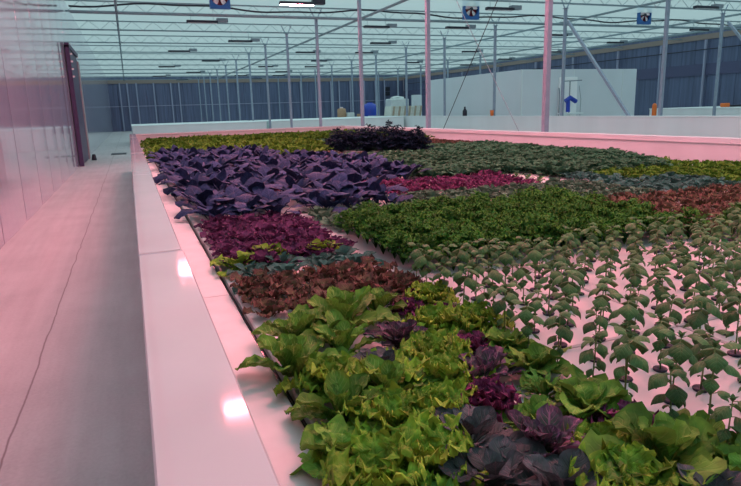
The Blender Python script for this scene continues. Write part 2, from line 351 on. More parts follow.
#  kind, x, y, scale, mesh variant, label
foreground = [
 ('romaine', .50, 2.06, 1.12, 0, 'leftmost far romaine lettuce beside the white strip, next to the red-brown lettuces'),
 ('romaine', .66, 2.14, 1.45, 1, 'tall upright romaine lettuce standing against the red-brown lettuces'),
 ('romaine', .82, 2.24, .95, 2, 'small romaine lettuce right of the tall upright romaine'),
 ('magenta', .93, 2.20, .78, 0, 'small purple frilly lettuce at the back of the mixed lettuces'),
 ('frill', 1.04, 2.28, 1.0, 0, 'green leaf lettuce at the back corner by the curly parsley'),
 ('magenta', 1.02, 2.10, .8, 1, 'small purple frilly lettuce near the raft gap, right of another like it'),
 ('romaine', .43, 1.82, 1.22, 1, 'large romaine lettuce hanging its leaf over the black slot'),
 ('romaine', .60, 1.90, 1.1, 2, 'romaine lettuce with a crinkled heart left of the red romaine'),
 ('redrom', .78, 1.88, 1.08, 0, 'dark red romaine lettuce ringed by light green lettuces'),
 ('frill', .92, 1.95, 1.0, 1, 'yellow-green leaf lettuce behind the small magenta lettuce'),
 ('frill', 1.06, 1.92, .9, 2, 'pale leaf lettuce at the raft gap beside the farthest basil plants'),
 ('frill', .50, 1.64, 1.05, 2, 'green leaf lettuce in front of the large overhanging romaine'),
 ('choi', .64, 1.68, .85, 0, 'grey-green pak choi half buried among romaine leaves'),
 ('frill', .80, 1.70, 1.1, 0, 'yellow-green leaf lettuce directly in front of the dark red romaine'),
 ('magenta', .94, 1.74, .82, 2, 'bright magenta frilly lettuce near the left end of the basil'),
 ('butter', 1.05, 1.70, .85, 0, 'small green butterhead at the raft gap right of the magenta lettuce'),
 ('romaine', .47, 1.46, 1.05, 0, 'romaine lettuce with a round leaf over the white strip'),
 ('romaine', .61, 1.52, 1.05, 1, 'romaine lettuce with pale ribs left of the yellow-green leaf lettuces'),
 ('frill', .74, 1.52, 1.05, 1, 'green leaf lettuce behind the crimson-centred frilly lettuce'),
 ('redrom', .88, 1.52, .95, 1, 'dark red romaine lettuce behind the light green butterhead'),
 ('butter', 1.02, 1.50, .95, 1, 'olive butterhead lettuce touching the basil at the raft gap'),
 ('butter', .42, 1.28, .95, 2, 'round-leaved green lettuce drooping across the slot, nearest the white wall'),
 ('frill', .55, 1.34, 1.12, 0, 'large frilly green lettuce in the middle of the left foreground'),
 ('frill', .67, 1.36, .9, 2, 'small frilly green lettuce left of the crimson-centred frilly lettuce'),
 ('magenta', .80, 1.35, 1.08, 0, 'crimson-centred frilly lettuce between green and dark purple heads'),
 ('endive', .97, 1.36, .95, 0, 'narrow-leaved green plant behind the large round butterhead'),
 ('choi', .68, 1.20, 1.0, 1, 'dark purple pak choi in front of the crimson-centred lettuce'),
 ('butter', .86, 1.22, .82, 0, 'bright light-green butterhead with one curled leaf'),
 ('butter', 1.00, 1.22, 1.08, 2, 'green butterhead with a large round leaf standing before the basil'),
 ('frill', .44, 1.12, 1.08, 1, 'frilly green lettuce at the left foreground edge over the slot'),
 ('frill', .56, 1.14, 1.0, 2, 'frilly green lettuce left of the dark purple pak choi'),
 ('redrom', .80, 1.08, 1.12, 2, 'purple-veined romaine lettuce in the middle of the dark heads'),
 ('magenta', 1.02, 1.10, .95, 1, 'magenta frilly lettuce poking out against the white raft'),
 ('frill', .40, .97, 1.0, 0, 'frilly green lettuce at the bottom left corner of the raft'),
 ('endive', .53, .99, 1.0, 1, 'narrow-leaved green plant in the foreground between frilly and dark heads'),
 ('choi', .65, 1.03, 1.0, 2, 'slate-green pak choi with round leaves at the bottom centre'),
 ('choi', .74, .93, 1.05, 0, 'dark pak choi at the bottom edge, left of the bright frilly lettuce'),
 ('frill', .90, 1.02, .85, 1, 'frilly green lettuce behind the big pale butterhead'),
 ('butter', .99, .94, 1.35, 1, 'biggest pale green butterhead in the right foreground'),
 ('butter', 1.10, .98, .95, 0, 'green butterhead right of the biggest pale butterhead'),
 ('frill', .85, .87, .95, 2, 'bright frilly lettuce at the bottom edge below the biggest butterhead'),
 ('choi', .96, .78, .9, 1, 'slate-green pak choi at the bottom right of the picture'),
 ('butter', 1.07, .82, .95, 2, 'green lettuce in the bottom right corner'),
 ('redrom', .63, .86, .95, 1, 'dark red romaine lettuce cut by the bottom edge'),
 ('frill', .50, .86, .95, 2, 'frilly green lettuce cut by the bottom edge'),
]
rng = random.Random(3)
for kind, x, y, sc, q, lab in foreground:
    fore_plant(kind, .415 + (x - .43) * 1.19, y, sc, rng.uniform(0, 6.28), q, lab)

# ------------------------------------------------------------------ mass plantings
def variants(lm, spec, n=4, seed=0, name='foliage'):
    return [rosette(seed + 11 * i, **spec).mesh(name, LM[lm], True) for i in range(n)]
def parsley_mesh(seed, lm, H=.165, Rr=.09, n=30, fr=.45, low=1.0, big=1.0):
    r = random.Random(seed); mb = MB()
    for k in range(n):
        t = (k + .5) / n; az = k * 2.39996; rad = Rr * math.sqrt(t) * r.uniform(.75, 1.1)
        top = (rad * math.cos(az), rad * math.sin(az), H * (1 - .45 * t) * r.uniform(.85, 1.15) * r.uniform(low, 1.0)); tn = r.random()
        mb.tube([(0, 0, 0), (top[0] * .35, top[1] * .35, top[2] * .6), top], .0018, 3)
        for c in range(4):
            leaf(mb, r, r.uniform(.026, .040) * big, r.uniform(.028, .04) * big, 'fan', r.uniform(-.1, .9), r.uniform(.3, 1.2), az + (c - 1.5) * 1.4 + r.uniform(-.4, .4), top, .2, fr, 2.5, 0, 4, 4, tone=tn)
    return mb.mesh('foliage', LM[lm], True)
VM = {
 'redleaf': variants('redleaf', dict(n=15, L=.115, W=.085, prof='fan', el0=.65, el1=1.4, bend=.8, cup=.25, ruf=.34, rn=4, crk=.4, nu=8, nv=7, spread=.025)),
 'maroon': variants('maroon', dict(n=15, L=.115, W=.085, prof='obovate', el0=.65, el1=1.4, bend=.9, cup=.3, ruf=.22, rn=3, crk=.4, nu=8, nv=6, spread=.025), seed=5),
 'purple': variants('purple', dict(n=11, L=.31, W=.15, prof='spoon', el0=1.0, el1=1.52, bend=1.5, cup=-.2, ruf=.07, rn=2, crk=.45, nu=10, nv=6, spread=.03, jit=.4), 5, seed=9),
 'greygreen': variants('greygreen', dict(n=13, L=.125, W=.085, prof='obovate', el0=.65, el1=1.4, bend=1.0, cup=.25, ruf=.10, rn=2, crk=.6, nu=7, nv=6, spread=.025), seed=21),
 'teal': variants('teal', dict(n=12, L=.135, W=.09, prof='obovate', el0=.65, el1=1.4, bend=1.0, cup=.25, ruf=.08, rn=2, crk=.5, nu=6, nv=4, spread=.025), seed=22),
 'limehead': variants('frill', dict(n=14, L=.105, W=.075, prof='fan', el0=.4, el1=1.4, bend=.8, cup=.25, ruf=.2, rn=3, crk=.4, nu=8, nv=6, spread=.02), 2, seed=33),
 'deepgreen': variants('deepgreen', dict(n=17, L=.125, W=.082, prof='obovate', el0=.75, el1=1.5, bend=1.25, cup=.15, ruf=.12, rn=2, crk=.5, nu=6, nv=5, spread=.035), seed=41),
 'russet': variants('russet', dict(n=13, L=.12, W=.085, prof='fan', el0=.65, el1=1.4, bend=.8, cup=.25, ruf=.34, rn=3, nu=6, nv=5, spread=.025), seed=45),
 'magblock': variants('magenta', dict(n=12, L=.12, W=.09, prof='fan', el0=.65, el1=1.4, bend=.8, cup=.25, ruf=.30, rn=3, nu=6, nv=5, spread=.025), seed=47),
 'lime': variants('lime', dict(n=13, L=.20, W=.12, prof='fan', el0=.5, el1=1.45, bend=.9, cup=.25, ruf=.25, rn=3, nu=5, nv=4, spread=.03), seed=51),
 'limelow': variants('lime', dict(n=13, L=.13, W=.09, prof='fan', el0=.4, el1=1.45, bend=.8, cup=.25, ruf=.28, rn=3, nu=5, nv=4, spread=.03), seed=52),
 'navy': [parsley_mesh(301, 'navy', .38, .26, 230, .45, .25, 1.3), parsley_mesh(302, 'navy', .40, .26, 230, .45, .25, 1.3)],
 'parsley': [parsley_mesh(71 + i, 'parsley') for i in range(4)],
}
X0, LANE = .38, .76
def lane_of(x): return int((x - X0) / LANE)
# each bed of the planting plan: which kind grows at (x, y)
def kind_at(x, y):
    ln = lane_of(x)
    if ln == 0:
        if y < 2.36: return None
        if y < 2.95: return 'redleaf'
        if y < 3.30: return 'teal'
        if y < 4.72: return 'maroon'
        if y < 12.3: return 'purple'
        return 'lime'
    if y < 2.66:
        if y > 2.36 and x > 3.45: return 'parsley'
        return 'basil'
    if x < 3.1 and y < 4.0: return 'parsley'
    if y < 4.15 and x < 5.6 and y > 2.75: return 'russet' if (x > 3.0 and y < 4.1) else 'greygreen'
    if y < 2.75: return 'parsley'
    if y < 5.25 and x < 4.3: 
        if y > 4.75 and x < 2.1: return 'purple'
        return 'greygreen'
    if y < 5.0 and x < 5.6: return 'teal'
    if y < 6.1 and x < 2.25: return 'purple'
    if y < 6.25 and x < 3.9: return 'magblock'
    if y < 6.5 and x < 4.5: return 'bare'
    if y < 5.75: return 'limelow' if x > 4.9 else 'teal'
    if x < 3.25: return 'purple' if y < (12.5 if x < 2.4 else 10.2) else ('russet' if x > 2.6 and y < 11.2 else 'lime')
    if x > 6.75 and y < 7.3: return 'none'
    if x > 6.3 and y < 6.4: return 'limelow'
    if y < 11.6: return 'deepgreen' if not (x < 4.2 and y > 10.2) else 'russet'
    if x > 5.6 and y < 14: return 'russet'
    if x > 4.0 and y < 16 and x < 6: return 'deepgreen'
    return 'lime'
SP = {'redleaf': .15, 'maroon': .152, 'purple': .25, 'greygreen': .165, 'teal': .18, 'deepgreen': .195, 'russet': .17, 'magblock': .17, 'lime': .21, 'limelow': .17, 'parsley': .155}
INFO = {
 'redleaf': ('red_leaf_lettuce', 'lettuce', 'red-brown leaf lettuce beyond the mixed foreground lettuces', 'red-brown lettuces in the first lane'),
 'maroon': ('maroon_lettuce', 'lettuce', 'maroon lettuce in front of the purple pak choi', 'maroon lettuces in the first lane'),
 'purple': ('purple_pak_choi', 'bok choy', 'tall slate-purple pak choi of the big dark block', 'big slate-purple pak choi block'),
 'greygreen': ('grey_green_lettuce', 'lettuce', 'grey-green lettuce between the parsley and the purple block', 'grey-green lettuce block'),
 'teal': ('teal_lettuce', 'lettuce', 'blue-green lettuce', 'blue-green lettuces'),
 'deepgreen': ('deep_green_lettuce', 'lettuce', 'deep green lettuce of the wide far block', 'deep green far block'),
 'russet': ('russet_lettuce', 'lettuce', 'russet frilly lettuce', 'russet lettuces'),
 'magblock': ('magenta_lettuce', 'lettuce', 'magenta lettuce right of the purple pak choi', 'magenta lettuces beside the purple block'),
 'lime': ('lime_green_lettuce', 'lettuce', 'lime green lettuce at the far end of the bed', 'lime green far end block'),
 'limelow': ('lime_leaf_lettuce', 'lettuce', 'low yellow-green lettuce at the right edge', 'low yellow-green block at the right'),
 'parsley': ('parsley_plant', 'parsley', 'curly dark green parsley behind the basil', 'curly parsley block'),
}
LANEW = ['beside the white wall', 'one lane in', 'two lanes in', 'three lanes in', 'four lanes in', 'five lanes in', 'six lanes in', 'seven lanes in', 'along the right-hand wall']
def yband(k, y):
    return ''
spots = {k: [] for k in SP}
rng = random.Random(12)
for k, s in SP.items():
    for ln in range(9):
        xa = X0 + ln * LANE; off = .13 if ln == 1 else 0; n = max(1, int(round((LANE - .02 - off) / s))); dx = (LANE - off) / n; xa += off
        y = .8; row = 0
        while y < 19.75:
            for i in range(n):
                x = xa + (i + .5) * dx + (.035 if ln == 0 else 0); yy = y + (s * .5 if i % 2 else 0)
                if kind_at(x, yy) == k and not (abs((yy - 11.3) + .95 * (x - 4.55)) < .55 and 3.6 < x < 5.45) and not (abs((yy - 10.6) + .95 * (x - 4.35)) < .5 and 3.7 < x < 5.2 and k != 'purple') and yy < 19.75 and x < 7.33 + .06 * (10.4 - yy) and not (ln == 0 and i == n - 1 and yy > 99):
                    # cheap frame test: what the camera (and one a step aside) could see
                    if x > (yy + 1.0) * 1.32 + .8: continue
                    spots[k].append((x + rng.uniform(-.02, .02), yy + rng.uniform(-.02, .02), ln))
            y += s
def sc_of(k, x, y, r):
    if k == 'deepgreen': return r.uniform(1.25, 1.65)
    if k == 'lime': return r.uniform(1.3, 1.65)
    if k == 'purple': return r.uniform(.85, 1.35)
    if k == 'parsley': return r.uniform(.92, 1.2)
    return r.uniform(.9, 1.15)
for k, pts in spots.items():
    nm, cat, lab, grp = INFO[k]; r = random.Random(len(k) + 5)
    pts.sort(key=lambda p: math.hypot(p[0], p[1]))
    lim = 300
    for i, (x, y, ln) in enumerate(pts[:lim]):
        o = link(nm, VM[k][r.randrange(len(VM[k]))], None, (x, y, RAFT_Z), r.uniform(0, 6.28), sc_of(k, x, y, r))
        if k in ('redleaf', 'maroon'): l2 = lab
        elif k == 'teal' and ln == 0: l2 = 'blue-green lettuce between the maroon and red-brown lettuces, beside the white strip'
        elif k == 'teal': l2 = 'blue-green lettuce between the russet block and the yellow-green block, ' + LANEW[ln]
        elif k == 'russet': l2 = ('russet frilly lettuce right of the parsley, ' if y < 4.3 else 'russet frilly lettuce far back among the green blocks, ') + LANEW[ln]
        else: l2 = lab + ', ' + LANEW[ln]
        tag(o, l2, cat, grp)
    rest = pts[lim:]
    if rest:
        mb_v = []; mb_f = []; mb_uv = []; mb_t = []; off = 0
        cache = []
        for me in VM[k]:
            v = np.array([p.co[:] for p in me.vertices]); f = [tuple(p.vertices) for p in me.polygons]
            uvv = np.zeros((len(v), 2)); 
            ul = me.uv_layers[0].data
            for lp in me.loops: uvv[lp.vertex_index] = ul[lp.index].uv
            tn = np.array([d.value for d in me.attributes['tone'].data]); cache.append((v, f, uvv, tn))
        for (x, y, ln) in rest:
            v, f, uvv, tn = cache[r.randrange(len(cache))]; a = r.uniform(0, 6.28); s = sc_of(k, x, y, r)
            ca, sa = math.cos(a) * s, math.sin(a) * s
            w = np.stack([v[:, 0] * ca - v[:, 1] * sa + x, v[:, 0] * sa + v[:, 1] * ca + y, v[:, 2] * s + RAFT_Z], 1)
            mb_v.append(w); mb_f += [tuple(q + off for q in t) for t in f]; off += len(v); mb_uv.append(uvv); mb_t.append(tn)
        mb = MB(); mb.v = np.concatenate(mb_v).tolist(); mb.f = mb_f; mb.uv = np.concatenate(mb_uv).tolist(); mb.t = np.concatenate(mb_t).tolist()
        o = mb.build(nm, VM[k][0].materials[0], None, True)
        tag(o, 'mass of more distant ' + lab.replace('lettuce', 'lettuces', 1).replace('pak choi', 'pak choi plants', 1), cat, grp, 'stuff')
# odd heads inside other blocks
for x, y, lab in ((.47, 3.28, 'bright green lettuce at the left edge of the maroon lettuces'), (.70, 3.42, 'bright green lettuce in the middle of the maroon lettuces'), (1.00, 3.40, 'bright green lettuce at the raft gap side of the maroon lettuces')):
    tag(link('green_leaf_lettuce', VM['limehead'][0], None, (x, y, RAFT_Z), rng.uniform(0, 6), 1.35), lab, 'lettuce')
for x, y, s, lab in [(4.0, 11.9, 1.3, 'leftmost of the dark navy bushes at the far end of the bed'), (4.4, 11.5, 1.42, 'second from the left of the dark navy bushes at the far end'), (4.75, 11.1, 1.45, 'second from the right of the dark navy bushes at the far end'), (5.1, 10.8, 1.3, 'rightmost of the dark navy bushes at the far end of the bed')]:
    tag(link('bushy_herb', VM['navy'][int(s * 100) % 2], None, (x, y, RAFT_Z), rng.uniform(0, 6), s), lab, 'herb')

# ------------------------------------------------------------------ basil
def basil_proto(seed):
    r = random.Random(seed); H = r.uniform(.17, .21)
    t = thing('basil_plant', 'basil', 'basil')
    lean = (r.uniform(-.015, .015), r.uniform(-.015, .015))
    st = MB(); pts = [(lean[0] * q * q, lean[1] * q * q, H * q) for q in (0, .35, .7, 1)]
    st.tube(pts, .0028, 6, .0016)
    lf = MB(); a0 = r.uniform(0, 6.28)
    levels = [(.20, .020, .013), (.40, .034, .024), (.60, .048, .036), (.78, .064, .050), (.92, .066, .054), (1.0, .046, .038)]
    for i, (q, L, W) in enumerate(levels):
        for sgn in (0, 1):
            az = a0 + i * PI / 2 + sgn * PI + r.uniform(-.2, .2); s = r.uniform(.88, 1.12)
            b = (lean[0] * q * q, lean[1] * q * q, H * q); p = .012 * s
            e = -.05 if i < 5 else .8
            tip = (b[0] + p * math.cos(az), b[1] + p * math.sin(az), b[2] + p * .5)
            st.tube([b, tip], .0012, 4)
            leaf(lf, r, L * s, W * s, 'ovate', e + r.uniform(-.15, .15), 1.55 + r.uniform(-.3, .3), az, tip, -.45, .015, 2, .1, 9, 8)
    for sgn in (0, 1, 2, 3):
        leaf(lf, r, .022, .014, 'ovate', 1.2, .6, a0 + sgn * 1.57 + .6, (lean[0], lean[1], H), .4, 0, 1, 0, 4, 4)
    st.build('stem', M['stem'], t, True); lf.build('foliage', LM['basil'], t, True)
    cp = MB(); cp.lathe([(.012, .001), (.021, .001), (.023, .006), (.021, .009), (.012, .007), (.004, .004)], n=14); cp.build('net_cup', M['cup'], t, True)
    return t
protos = [basil_proto(200 + i) for i in range(6)]; used = set()
bcols = {}
rng = random.Random(77)
for ln in range(1, 5):
    for i in range(5):
        x = X0 + ln * LANE + (i + .5) * .152
        for j in range(12):
            y = .90 + j * .152
            if kind_at(x, y) != 'basil' or x > (y + .45) * 1.12 or y > 2.62: continue
            bcols.setdefault((ln, i), []).append((x, y))
for ci, (key, lst) in enumerate(sorted(bcols.items())):
    for j, (x, y) in enumerate(lst):
        q = rng.randrange(6)
        if q in used: o = copy_tree(protos[q])
        else: o = protos[q]; used.add(q)
        o.location = (x + rng.uniform(-.012, .012), y + rng.uniform(-.012, .012), RAFT_Z); o.rotation_euler = (0, 0, rng.uniform(0, 6.28)); s = rng.uniform(.85, 1.15); o.scale = (s, s, s)
        side = 'nearest the mixed lettuces' if ci == 0 else f'{ORD[ci + 1]} from the mixed lettuces'
        tag(o, f'green basil plant, {ORD[j + 1]} from the front in the row {side}', 'basil', 'basil plants on the white rafts')
for q in range(6):
    if q not in used:
        for c in list(protos[q].children): bpy.data.objects.remove(c)
        bpy.data.objects.remove(protos[q])
# tiny seedlings on the bare raft behind the magenta lettuces
sm = rosette(91, n=7, L=.075, W=.045, prof='ovate', el0=.5, el1=1.3, bend=.8, nu=4, nv=3).mesh('seedling', LM['basil'], True); k = 0
for ix in range(3):
    for j in range(5):
        x, y = 3.96 + ix * .17, 5.32 + j * .22
        tag(link('seedling', sm, None, (x, y, RAFT_Z), rng.uniform(0, 6), rng.uniform(.8, 1.2)), f'small seedling right of the magenta lettuces, {ORD[j + 1]} from front, {("left", "middle", "right")[ix]} row', 'seedling', 'seedlings on the bare raft')

# ------------------------------------------------------------------ rafts and grow bed
def raft_mesh():
    mb = MB(); mb.box(-.373, .373, -.605, .605, -.045, 0, .006); return mb.mesh('raft_board', M['raft'])
rm = raft_mesh(); LW = ['first', 'second', 'third', 'fourth', 'fifth', 'sixth', 'seventh', 'eighth', 'ninth']
for ln in range(9):
    for j in range(16):
        y = .40 + 1.222 * j + .61 - 1.2
        if y > 19.4: continue
        if (X0 + ln * LANE) > (y + 2.2) * 1.35 + .8 or X0 + (ln + 1) * LANE > 7.44 + .06 * (10.4 - y - .6): continue
        x = X0 + (ln + .5) * LANE
        o = link('raft_board', rm, None, (x, y, RAFT_Z))
        tag(o, f'white floating raft board, {ORD[j + 1]} from the near end in the {LW[ln]} lane from the aisle', 'raft', 'white raft boards in the grow bed')
for j in range(6):
    mb = MB(); mb.box(.166, .363, -.5 + j * 3.35, -.5 + j * 3.35 + 3.345, RAFT_Z - .04, RAFT_Z + .002, .005)
    tag(mb.build('edge_strip', M['raft']), f'white filler strip along the aisle-side wall, {ORD[j + 1]} from the near end', 'strip', 'white edge strips')
RIM = EYE - .54
bed = thing('grow_bed', 'long white-lined raised grow bed holding the planted rafts', 'grow bed', (0, 0, 0))
def wall(name, x0, x1, y0, y1, z0, z1, m, b=.004, parent=bed):
    mb = MB(); mb.box(x0, x1, y0, y1, z0, z1, b); return mb.build(name, m, parent)
BY0, BY1 = -1.1, 20.0
wall('side_wall', -.008, .145, BY0, BY1 + .12, 0, RIM - .054, M['liner'])
def skew_box(mb, xa, xb, ya, yb, z0, z1):          # the far side of the bed runs slightly askew
    X = lambda y: .06 * (10.4 - y)
    vs = [(x + X(y), y, z) for z in (z0, z1) for x, y in ((xa, ya), (xb, ya), (xb, yb), (xa, yb))]
    mb.add(vs, [(3, 2, 1, 0), (4, 5, 6, 7), (0, 1, 5, 4), (1, 2, 6, 5), (2, 3, 7, 6), (3, 0, 4, 7)])
mb = MB(); skew_box(mb, 7.47, 7.60, BY0, BY1 + .12, 0, RIM - .012); mb.build('side_wall', M['liner_lit'], bed)
wall('end_wall', .145, 6.88, BY1, BY1 + .12, 0, RIM - .012, M['liner']); wall('end_wall', .145, 8.1, BY0, BY0 + .12, 0, RIM - .012, M['liner'])
wall('water', .146, 6.87, BY0 + .121, BY1 - .001, .5, RAFT_Z - .03, M['water'], 0)
ys = [BY0, 2.53, 6.1, 9.75, 13.4, 17.0, BY1 + .13]
for j in range(len(ys) - 1):
    dx = (.0, .006, -.002, .004, 0, .003)[j]; dz = (.0, .001, -.001, .002, 0, .002)[j]
    mb = MB(); mb.box(-.02, .154 - dx, ys[j] + .013, ys[j + 1] - .013, RIM - .055, RIM + dz, .004); mb.build('rim_cap', M['liner'], bed)
    mb = MB(); skew_box(mb, 7.45, 7.63, ys[j] + .003, ys[j + 1] - .003, RIM - .075, RIM - dz); mb.build('rim_cap', M['liner_lit'], bed)
for yj in ys[1:-1]:
    mb = MB(); mb.box(-.018, .15, yj - .0128, yj + .0128, RIM - .054, RIM - .002); mb.build('joint_strip', M['grey'], bed)
for a, b, dz in ((.155, 2.3, -.01), (2.31, 4.8, .0), (4.81, 6.86, .004)):
    mb = MB(); mb.box(a, b, BY1 - .01, BY1 + .13, RIM - .055, RIM + dz, .006); mb.build('rim_cap', M['liner'], bed)

# ------------------------------------------------------------------ the hall
XL, XR, YN, YF, ZC = -1.79, 34.5, -7.0, 75.9, EYE + 4.30
def struct(name, mb, m): return tag(mb.build(name, m), kind='structure')
mb = MB(); mb.box(XL - .3, XR + .3, YN - .3, YF + .3, -.2, 0); struct('floor', mb, M['floor'])
mb = MB(); mb.add([(XL - .1, YN - .1, ZC), (XR + .1, YN - .1, ZC), (XR + .1, YF + .1, ZC), (XL - .1, YF + .1, ZC)], [(3, 2, 1, 0)]); struct('ceiling', mb, M['roof'])
def panel_wall(name, m, p0, p1, inward, pitch, bow, groove):
    """bowed upright sheet panels from p0 to p1 with narrow seams between them"""
    p0, p1, inw = Vector(p0), Vector(p1), Vector(inward); Ln = (p1 - p0).length; d = (p1 - p0) / Ln; n = int(Ln / pitch); w = Ln / n
    prof = []
    for k in range(n):
        prof += [(k * w, -groove), (k * w + .02, 0)] + [(k * w + .02 + (w - .04) * t, bow * (1 - (2 * t - 1) ** 2)) for t in (.2, .4, .6, .8)] + [((k + 1) * w - .02, 0)]
    prof.append((Ln, -groove)); mb = MB(); vs = []
    for z in (0, ZC):
        for s, o in prof: q = p0 + d * s + inw * o; vs.append((q.x, q.y, z))
    m_ = len(prof); fs = [(i, i + 1, m_ + i + 1, m_ + i) for i in range(m_ - 1)]
    # backing so the wall has thickness
    b = len(vs)
    for z in (0, ZC):
        for q in (p0 - inw * .15, p1 - inw * .15): vs.append((q.x, q.y, z))
    fs.append((b + 1, b, b + 2, b + 3)); fs.append((0, m_, b + 2, b)); fs.append((m_ - 1, b + 1, b + 3, 2 * m_ - 1))
    fs.append(tuple(range(m_, 2 * m_)) + (b + 3, b + 2))
    mb.add(vs, fs)
    o = mb.build(name, m, None, False); tag(o, kind='structure')
    o.data.polygons.foreach_set('use_smooth', [False] * len(o.data.polygons))
    return o
panel_wall('wall_left', M['lwall'], (XL, YN, 0), (XL, YF, 0), (1, 0, 0), 2.03, .012, .05)
panel_wall('wall_right', M['swall'], (XR, YF, 0), (XR, YN, 0), (-1, 0, 0), 1.0, .003, .03)
panel_wall('wall_far', M['swall'], (XL, YF, 0), (XR, YF, 0), (0, -1, 0), 1.0, .003, .03)
panel_wall('wall_near', M['lwall'], (XR, YN, 0), (XL, YN, 0), (0, 1, 0), 1.0, .003, .03)
mb = MB(); k = int((YF - YN) / 2.03); wp = (YF - YN) / k
for i in range(1, k): mb.box(XL - .045, XL - .002, YN + i * wp - .019, YN + i * wp + .019, .0, ZC - .01)
struct('trim_5', mb, M['purple_dark'])
# horizontal bands and girts on the far and right-hand wall
mb = MB(); mb.box(XL + .02, XR - .05, YF - .09, YF - .01, ZC - .75, ZC - .35); struct('trim_1', mb, M['band'])
mb = MB(); mb.box(XR - .09, XR - .01, YN + .05, YF - .1, ZC - .62, ZC - .30); struct('trim_2', mb, M['band'])
mb = MB(); mb.box(XL + .02, XR - .1, YF - .14, YF - .095, 2.72, 2.80); struct('trim_3', mb, M['girt'])
mb = MB(); mb.box(XR - .10, XR - .01, YN + .05, YF - .2, 3.2, 3.9); struct('trim_4', mb, M['slateband'])
def px_x(px): return math.tan(math.atan((px - 370.5 - .029 * 0) / 620.0) + math.radians(21.0)) * YF
for i, (px, lab) in enumerate([(124.5, 0), (132, 0), (141, 0), (158, 0), (175, 0), (183, 0), (303, 0), (333, 0), (341, 0), (352, 0), (366, 0), (377, 0), (386, 0), (399, 0)]):
    x = px_x(px) + .3
    mb = MB(); mb.box(-.07, .07, -.08, .08, 0, 5.3); o = mb.build('wall_stud', M['girt']); o.location = (x, YF - .24, 0)
    tag(o, f'pale upright stud against the slate far wall, {ORD[i + 1]} from the left', 'post', 'studs on the far wall')
for i, y in enumerate([14.5, 17.3, 20.0, 22.9, 26.0, 29.5, 33.0, 37.0, 42, 47, 53, 60, 68]):
    mb = MB(); mb.box(-.06, .06, -.06, .06, 0, 5.35); o = mb.build('wall_stud', M['girt']); o.location = (XR - .2, y, 0)
    tag(o, f'pale upright stud against the right-hand slate wall, {ORD[i + 1]} from the near end', 'post', 'studs on the right-hand wall')

# columns -------------------------------------------------------------
BAY = 5.26
def column_proto():
    t = thing('steel_column', '', 'column')
    mb = MB(); mb.box(-.055, .055, -.055, .055, .012, ZC - .50, .006); mb.build('post', M['post'], t)
    mb = MB(); mb.box(-.13, .13, -.13, .13, 0, .014, .003); mb.build('base_plate', M['post'], t)
    mb = MB(); mb.box(-.09, .09, -.09, .09, ZC - .50, ZC - .475)
    for s in (-1, 1): mb.bar((s * .05, 0, ZC - .48), (s * .26, 0, ZC - .09), .035, .035)
    mb.build('head_bracket', M['post'], t)
    return t
cp0 = column_proto(); first = True
def place_column(x, y, label, grp):
    global first
    o = cp0 if first else copy_tree(cp0); first = False
    o.location = (x, y, 0); return tag(o, label, 'column', grp)
for i in range(13):
    y = 10.41 + BAY * i
    place_column(7.87, y, f'square steel column behind the grow bed, {ORD[i + 1]} nearest in its row', 'steel columns in the middle row')
for i in range(12):
    place_column(17.25, 16.45 + BAY * i, f'square steel column behind the long white half wall, {ORD[i + 1]} nearest in its row', 'steel columns behind the half wall')
for i in (0, 4, 5, 6, 7, 8, 9):
    place_column(25.9, 21.5 + BAY * i, f'square steel column toward the right-hand wall, {ORD[max(1, i - 1)]} nearest in its row', 'steel columns toward the right wall')
def rod(name, a, b, r, m, label, cat, grp=None):
    mb = MB(); mb.tube([a, b], r, 6); return tag(mb.build(name, m), label, cat, grp)
rod('brace_rod', (7.87, 15.55, .25), (7.87, 10.55, 5.85), .009, M['cable'], 'thin crossing brace rod rising toward the nearest column', 'rod')
rod('brace_rod', (7.95, 10.65, .25), (7.95, 15.6, 5.85), .008, M['truss'], 'thin crossing brace rod falling toward the nearest column', 'rod')
mb = MB(); mb.bar((17.25, 21.55, 5.0), (17.25, 16.8, .02), .10, .10); tag(mb.build('diagonal_brace', M['post']), 'thick diagonal steel brace crossing the front of the white room', 'brace')
mb = MB(); mb.bar((25.9, 21.2, 5.1), (25.9, 16.5, .02), .10, .10); tag(mb.build('diagonal_brace', M['post']), 'thick diagonal steel brace at the right edge of the picture', 'brace')

# roof trusses --------------------------------------------------------
ZT, ZB = ZC - .06, EYE + 3.86
def truss(y, label):
    t = thing('roof_truss', label, 'roof truss', (0, y, 0), 0, 'open-web roof trusses')
    mb = MB(); mb.box(XL + .02, XR - .12, -.03, .03, ZT - .025, ZT + .025); mb.build('top_chord', M['truss'], t)
    mb = MB(); mb.box(XL + .02, XR - .12, -.035, .035, ZB - .03, ZB + .03); mb.build('bottom_chord', M['truss'], t)
    mb = MB(); x = XL + .1; p = .46; up = True
    while x + p < XR - .15:
        mb.tube([(x, 0, ZB if up else ZT), (x + p, 0, ZT if up else ZB)], .010, 4); x += p; up = not up
    mb.build('webbing', M['truss'], t)
for i in range(14):
    y = 5.15 + BAY * i
    truss(y, f'open-web steel roof truss, {ORD[i + 1]} from the near end' if i else 'open-web steel roof truss nearest the camera')
